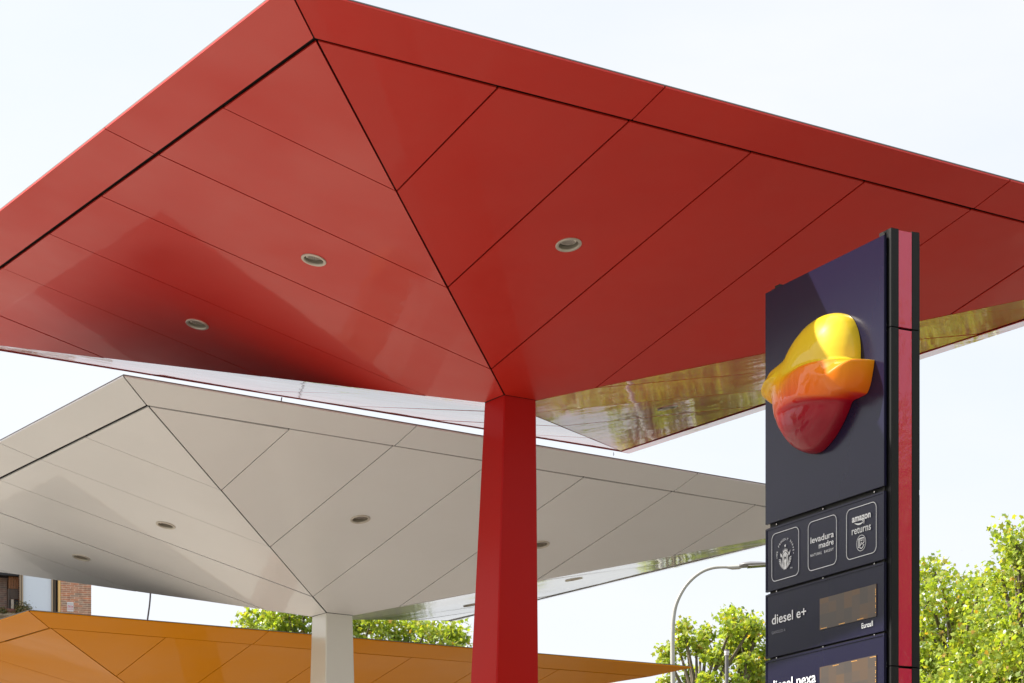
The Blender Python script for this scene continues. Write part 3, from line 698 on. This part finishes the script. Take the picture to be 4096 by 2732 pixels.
for fl in range(-3, 2):
    dz = fl*FLOOR; Z = lambda v: zg(v)+dz
    if Z(2460) < .3: continue
    slab = MB().box((-W_B, -.35, Z(2475)), (xb0-.002, .548, Z(2463))).build('balcony_slab', M['stone'], ab)
    MB().box((-W_B, -.40, Z(2463)+.003), (xg(60), -.12, Z(2448))).build('balcony_planter', M['planter'], ab, bevel=.01)
    hdr = MB().box((-W_B, .1, Z(2305)), (xg(79)-.003, .545, Z(2283))).build('lintel', M['dark'], ab)
    wi = MB().box((xg(93), .08, Z(2447)), (xg(206), .11, Z(2262))).build('window', M['glass'], ab)
    fr = MB()
    for a, b_ in ((79, 84), (87, 93), (206, 213)): fr.box((xg(a), .02, Z(2450)), (xg(b_), .16, Z(2262)))
    fr.box((xg(79), .02, Z(2262)), (xg(213), .16, Z(2256))); fr.box((xg(84)+.002, .12, Z(2450)), (xg(87)-.002, .2, Z(2262)))
    fr.build('window_frame', M['bframe'], wi)
    MB().box((xg(233), .0, Z(2450)), (xg(242), .2, Z(2262))).build('jamb', M['sunlit_jamb'], wi)
    MB().box((xg(213)+.002, .25, Z(2450)), (xg(233)-.002, .3, Z(2262))).build('side_opening', M['dark'], wi)
    MB().box((xg(221), .18, Z(2446)), (xg(224), .22, Z(2262))).build('mullion', M['bframe'], wi)
    w2 = MB().box((xg(41), .30, Z(2448)), (xg(78)-.003, .33, Z(2396))).build('window', M['dark'], ab)
    wd = MB()
    for k in range(4): a = xg(37)+(xg(78)-xg(37))*k/4; wd.box((a+.006, .3, Z(2353)), (a+(xg(78)-xg(37))/4-.006, .36, Z(2305)))
    wd.build('wood_cladding', M['wood'], w2)
    sh = MB()
    for k in range(8): z_ = Z(2395)+(Z(2356)-Z(2395))*k/8; sh.box((xg(40), .26, z_+.006), (xg(78)-.004, .29, z_+(Z(2356)-Z(2395))/8))
    sh.build('roller_shutter', M['shutter'], w2)
    MB().box((xg(35), .22, Z(2449)), (xg(40)-.002, .5, Z(2355))).build('frame_post', M['shutter'], w2)
    MB().box((xg(47), .26, Z(2448)), (xg(58), .285, Z(2397))).build('curtain', M['stone'], w2)
an = MB(); an.box((xg(268), -.035, zg(2440.5)), (xg(294), -.012, zg(2401.5)))
sg = an.build('alarm_notice', M['ventcap'], None, bevel=.008)
mred = mat('red_print', (.55, .03, .09), .6)
sg.location = ab.location; sg.rotation_euler = ab.rotation_euler
tag(sg, 'small white alarm notice with red lettering on the brick wall', 'sign')
def wtext(mb, body, u0, u1, v, h, bold=0): 
    put_text(mb, body, (xg(u0), zg(v)), (xg(u1), zg(v)), h, bold, y=-.0365)
mb = MB(); wtext(mb, 'Alarma', 270, 292, 2422, .055, .02); wtext(mb, 'conectada', 270, 292, 2427, .03, .015); wtext(mb, 'Aviso policia', 270, 292, 2434, .035, .02); mb.build('red_lettering', mred, sg, fix=False)
mb = MB(); wtext(mb, 'verisure', 270, 291, 2412, .04, .01); mb.build('grey_lettering', M['grey'], sg, fix=False)

# ------------------------------------------------------------------ trees
def leaf_mesh(name, P, size, rnd, matl, tones=None):
    """P: (n,3) leaf centres -> many small lobed leaves"""
    n = len(P); rg = np.random.default_rng(rnd)
    ang = np.array([90, 126, 162, 198, 234, 306, 342, 18, 54])*np.pi/180
    rad = np.array([1.0, .50, .88, .46, .62, .62, .46, .88, .50])
    L = np.stack([np.cos(ang)*rad, np.sin(ang)*rad, np.where(rad > .8, -.16, .0)], 1); L = np.vstack([[0, -.12, .06], L]); k = len(L)
    # random orientation, leaves mostly facing up and outwards
    nrm = rg.normal(size=(n, 3))*.9+np.array([-.3, -.25, .6]); nrm /= np.linalg.norm(nrm, axis=1)[:, None]
    t = rg.normal(size=(n, 3)); t -= (t*nrm).sum(1)[:, None]*nrm; t /= np.linalg.norm(t, axis=1)[:, None]; b = np.cross(nrm, t)
    s = size*(.65+.6*rg.random(n))
    V = P[:, None, :]+s[:, None, None]*(L[None, :, 0, None]*t[:, None]+L[None, :, 1, None]*b[:, None]+L[None, :, 2, None]*nrm[:, None])
    V = V.reshape(-1, 3); m_ = k-1
    tri = np.array([(0, 1+i, 1+(i+1) % m_) for i in range(m_)]); Fc = (np.arange(n)[:, None, None]*k+tri[None]).reshape(-1, 3)
    me = bpy.data.meshes.new(name); me.vertices.add(len(V)); me.vertices.foreach_set('co', V.ravel())
    me.loops.add(Fc.size); me.loops.foreach_set('vertex_index', Fc.ravel().astype(np.int32)); me.polygons.add(len(Fc))
    me.polygons.foreach_set('loop_start', np.arange(len(Fc), dtype=np.int32)*3)
    at_ = me.attributes.new('tone', 'FLOAT', 'POINT')
    tn = np.clip(rg.normal(.45, .26, n), 0, .96); red = rg.random(n) < .02; tn[red] = 1
    at_.data.foreach_set('value', np.repeat(tn, k).astype(np.float32))
    me.materials.append(matl); me.update(); me.validate(); return me
def make_tree(label, base, top_z, blobs, nleaf, seed, size=.10, group='plane trees behind the station', trunk_r=.2, tight=.62, low=2.6):
    """blobs: (x, y, z, r) in world space round which the twigs and leaves gather"""
    rg = np.random.default_rng(seed); o = empty('plane_tree', (base[0], base[1], 0), label=label, cat='tree', group=group)
    B = np.array([(x-base[0], y-base[1], z, r) for x, y, z, r in blobs]); br = MB()
    if low:
        zmin = B[:, 2].min(); E_ = []
        for q in range(20):
            t_ = rg.random()*6.283; rad_ = (.3+.7*rg.random()**.5)*low; E_.append((rad_*math.cos(t_), rad_*math.sin(t_), zmin-.3-rg.random()*(zmin-4.6), 1.0+.3*rg.random()))
        B = np.vstack([B, E_]); nleaf = int(nleaf*1.5)
    cz = np.average(B[:, 2], weights=B[:, 3]); fork = Vector((0, 0, 3.2))
    br.tube([(0,0,0), (.02,.01,fork.z*.5), fork], [trunk_r*1.25, trunk_r, trunk_r*.85], 10)
    tips = []; vol = B[:, 3]**2.4; cnt = np.maximum((vol/vol.sum()*max(60, nleaf/55)).astype(int), 3)
    main = []
    for k in range(6):
        a = 2*math.pi*k/6+rg.random(); c = B[rg.integers(len(B))]; e = Vector((c[0]*.7, c[1]*.7, fork.z+(c[2]-fork.z)*.75)); m1 = fork.lerp(e, .45)+Vector(rg.normal(size=3)*.15)
        br.tube([fork, m1, e], [trunk_r*.6, trunk_r*.4, trunk_r*.2], 8, caps=False); main += [m1, e, fork.lerp(m1, .6)]
    for (x, y, z, r), c in zip(B, cnt):
        C_ = Vector((x, y, z)); st_ = min(main, key=lambda q: (q-C_).length)
        mid = st_.lerp(C_, .5)+Vector(rg.normal(size=3)*.12*r); br.tube([st_, mid, C_], [.06, .042, .026], 6, caps=False)
        for _ in range(c):
            d = rg.normal(size=3); d /= np.linalg.norm(d); rr_ = r*(rg.random()**.45); t = C_+Vector(d*rr_)*1.0
            if rg.random() < .5: br.tube([C_.lerp(t, .1), C_.lerp(t, .6)+Vector(rg.normal(size=3)*.05), t], [.018, .012, .006], 4, caps=False)
            tips.append(t)
    br.build('branches', M['bark'], o, smooth=True, fix=False)
    T = np.array([tuple(t) for t in tips]); pick = T[rg.integers(len(T), size=nleaf)]
    P = pick+np.clip(rg.normal(size=(nleaf, 3)), -2.1, 2.1)*np.array([.20, .20, .16])*tight/.62
    me = leaf_mesh('leaves', P, size, seed, M['leaf'])
    link(bpy.data.objects.new('leaves', me), o); return o
def pb(lst, Y, dy=1.2, seed=0):
    rg = random.Random(seed); out = []
    for u, v, r in lst:
        p = at(u, v, Y+rg.uniform(-dy, dy)); out.append((p.x, p.y, p.z, r*Y/FPX))
    return out
t1 = [(1010,2500,34),(1055,2462,32),(1100,2470,45),(1150,2440,40),(1210,2450,45),(1280,2440,60),(1360,2450,60),(1080,2540,50),(1180,2530,60),(1300,2540,70),(1440,2500,60),
      (1530,2500,34),(1490,2470,30),(1580,2520,42),(1640,2510,42),(1700,2530,42),(1665,2490,26),(1760,2540,40),(1815,2520,24),(1830,2560,30),(1500,2580,60),(1600,2600,70),(1720,2620,70),(1380,2620,80),(1200,2640,90),(1050,2640,70),(1810,2640,60),(1450,2740,110),(1650,2740,110),(1200,2780,110)]
b = at(1400, 3000, 82); make_tree('leafy plane tree rising behind the white column', (b.x, 82), 12, pb(t1, 82), 42000, 3, .115, tight=.85)
t2 = [(2665,2600,26),(2680,2640,28),(2735,2490,22),(2745,2540,34),(2720,2590,36),(2785,2575,40),(2830,2520,36),(2800,2620,48),(2860,2600,34),(2925,2490,26),(2950,2520,36),(2915,2545,34),(2960,2570,24),
      (3005,2490,16),(3018,2530,16),(2900,2640,44),(2985,2620,34),(3010,2660,40),(2740,2680,50),(2830,2690,52),(2930,2700,52),(3030,2700,40),(2680,2720,36),(3060,2720,50),(3110,2650,60),(2780,2770,70),(2900,2790,80),(3020,2800,80),(3120,2760,80)]
b = at(2900, 3000, 55); make_tree('airy plane tree with forked top behind the street lamp', (b.x, 55), 11, pb([(u, v+18, r*.92) for u, v, r in t2], 55, 1.0, 1), 15000, 5, .078, tight=.36)
t3 = [(3700,2290,40),(3740,2262,34),(3770,2310,50),(3720,2370,70),(3800,2400,70),(3850,2340,40),(3890,2320,36),(3930,2310,36),(3680,2450,90),(3790,2500,100),(3900,2430,90),(3650,2560,90),(3760,2640,110),(3880,2580,100),(3600,2400,80),(3620,2300,50),(3560,2350,60),(3660,2700,120),(3850,2740,120),(3560,2600,110),(3480,2450,90)]
b = at(3720, 3000, 48); make_tree('dense yellow-green plane tree directly right of the price totem', (b.x, 48), 11, pb([(u, v+26, r) for u, v, r in t3], 48, 1.5, 2), 44000, 7, .073, trunk_r=.25)
t4 = [(4045,2112,20),(4062,2150,26),(4085,2190,34),(4110,2150,40),(4075,2240,40),(4010,2285,42),(3975,2310,40),(4060,2310,60),(3990,2380,80),(4090,2400,90),(3960,2480,90),(4060,2520,100),(4160,2300,110),(4220,2200,110),(4180,2450,120),(3980,2620,110),(4100,2680,120),(4240,2600,130),(4300,2350,130),(4360,2500,130),(4350,2250,90)]
b = at(4150, 3000, 45); make_tree('taller plane tree at the right edge of the picture', (b.x, 45), 12, pb([(u, v+32, r) for u, v, r in t4], 45, 1.6, 4), 48000, 9, .073, trunk_r=.28)
# the rest of the avenue, seen in the glossy soffits
src = bpy.data.objects['plane_tree.002']
for i, (x, y, rz, s, lab) in enumerate(((6.6, 56, 2.1, 1.0, 'plane tree standing hidden behind the price totem'), (17.5, 50, 1.0, 1.1, 'plane tree farther right along the street'),
                                  (23, 60, 4.0, 1.15, 'plane tree at the far right of the avenue'), (13, -20, .5, 1.1, 'plane tree on the street behind the viewer'),
                                  (19, -11, 3.3, 1.0, 'plane tree on the right, behind the viewer'), (2, -30, 5.1, 1.2, 'plane tree far behind the viewer'),
                                  (.5, 64, .3, .84, 'low plane tree hidden behind the red column'), (4.6, 60, 2.7, .82, 'low plane tree left of the street lamp, below the view'),
                                  (2.6, 67, 1.9, .88, 'low plane tree in the second row behind the red column'), (6.9, 67, 3.9, .9, 'low plane tree in the second row behind the lamp'),
                                  (-25, 22, 1.2, 1.05, 'plane tree left of the canopies, outside the view'), (-28, 33, 2.9, 1.15, 'second plane tree left of the canopies, farther back'), (-23, 10, 4.9, .95, 'plane tree left of the viewer'),
                                  (9, 64, 5.5, 1.05, 'plane tree in the second row behind the totem'), (13.5, 61, 1.7, 1.1, 'plane tree in the second row to the right'),
                                  (17, 12, .9, 1.15, 'plane tree beside the viewer on the right'), (22, 0, 2.2, 1.2, 'plane tree right of the viewer, nearer the road'),
                                  (30, -6, 4.4, 1.3, 'plane tree far right of the viewer'))):
    c = copy_tree(src); c.location = (x, y, 0); c.rotation_euler = (0, 0, rz); c.scale = (s, s, s); c['label'] = lab
# balcony shrubs
def shrub(label, u, v, r, n, seed):
    p = at(u, v, Yb-1.25); o = empty('balcony_shrub', p, label=label, cat='shrub', group='plants on the balcony')
    rg = np.random.default_rng(seed); P = rg.normal(size=(n, 3))*np.array([r*.5, r*.35, r*.45])+np.array([0, 0, r*.3]); P[:, 2] = np.abs(P[:, 2])
    me = leaf_mesh('leaves', P, .035, seed, M['shrub']); link(bpy.data.objects.new('leaves', me), o)
    mb = MB()
    for k in range(14): d = P[k]; mb.tube([(0,0,-.05), tuple(d*.5+rg.normal(size=3)*.02), tuple(d*1.1)], [.008, .005, .003], 4, caps=False)
    mb.build('stems', M['bark'], o, fix=False)
shrub('bushy brown-green shrub in the balcony planter', 92, 2452, .26, 900, 1)
shrub('low green plants at the left end of the balcony planter', 12, 2450, .13, 250, 2)
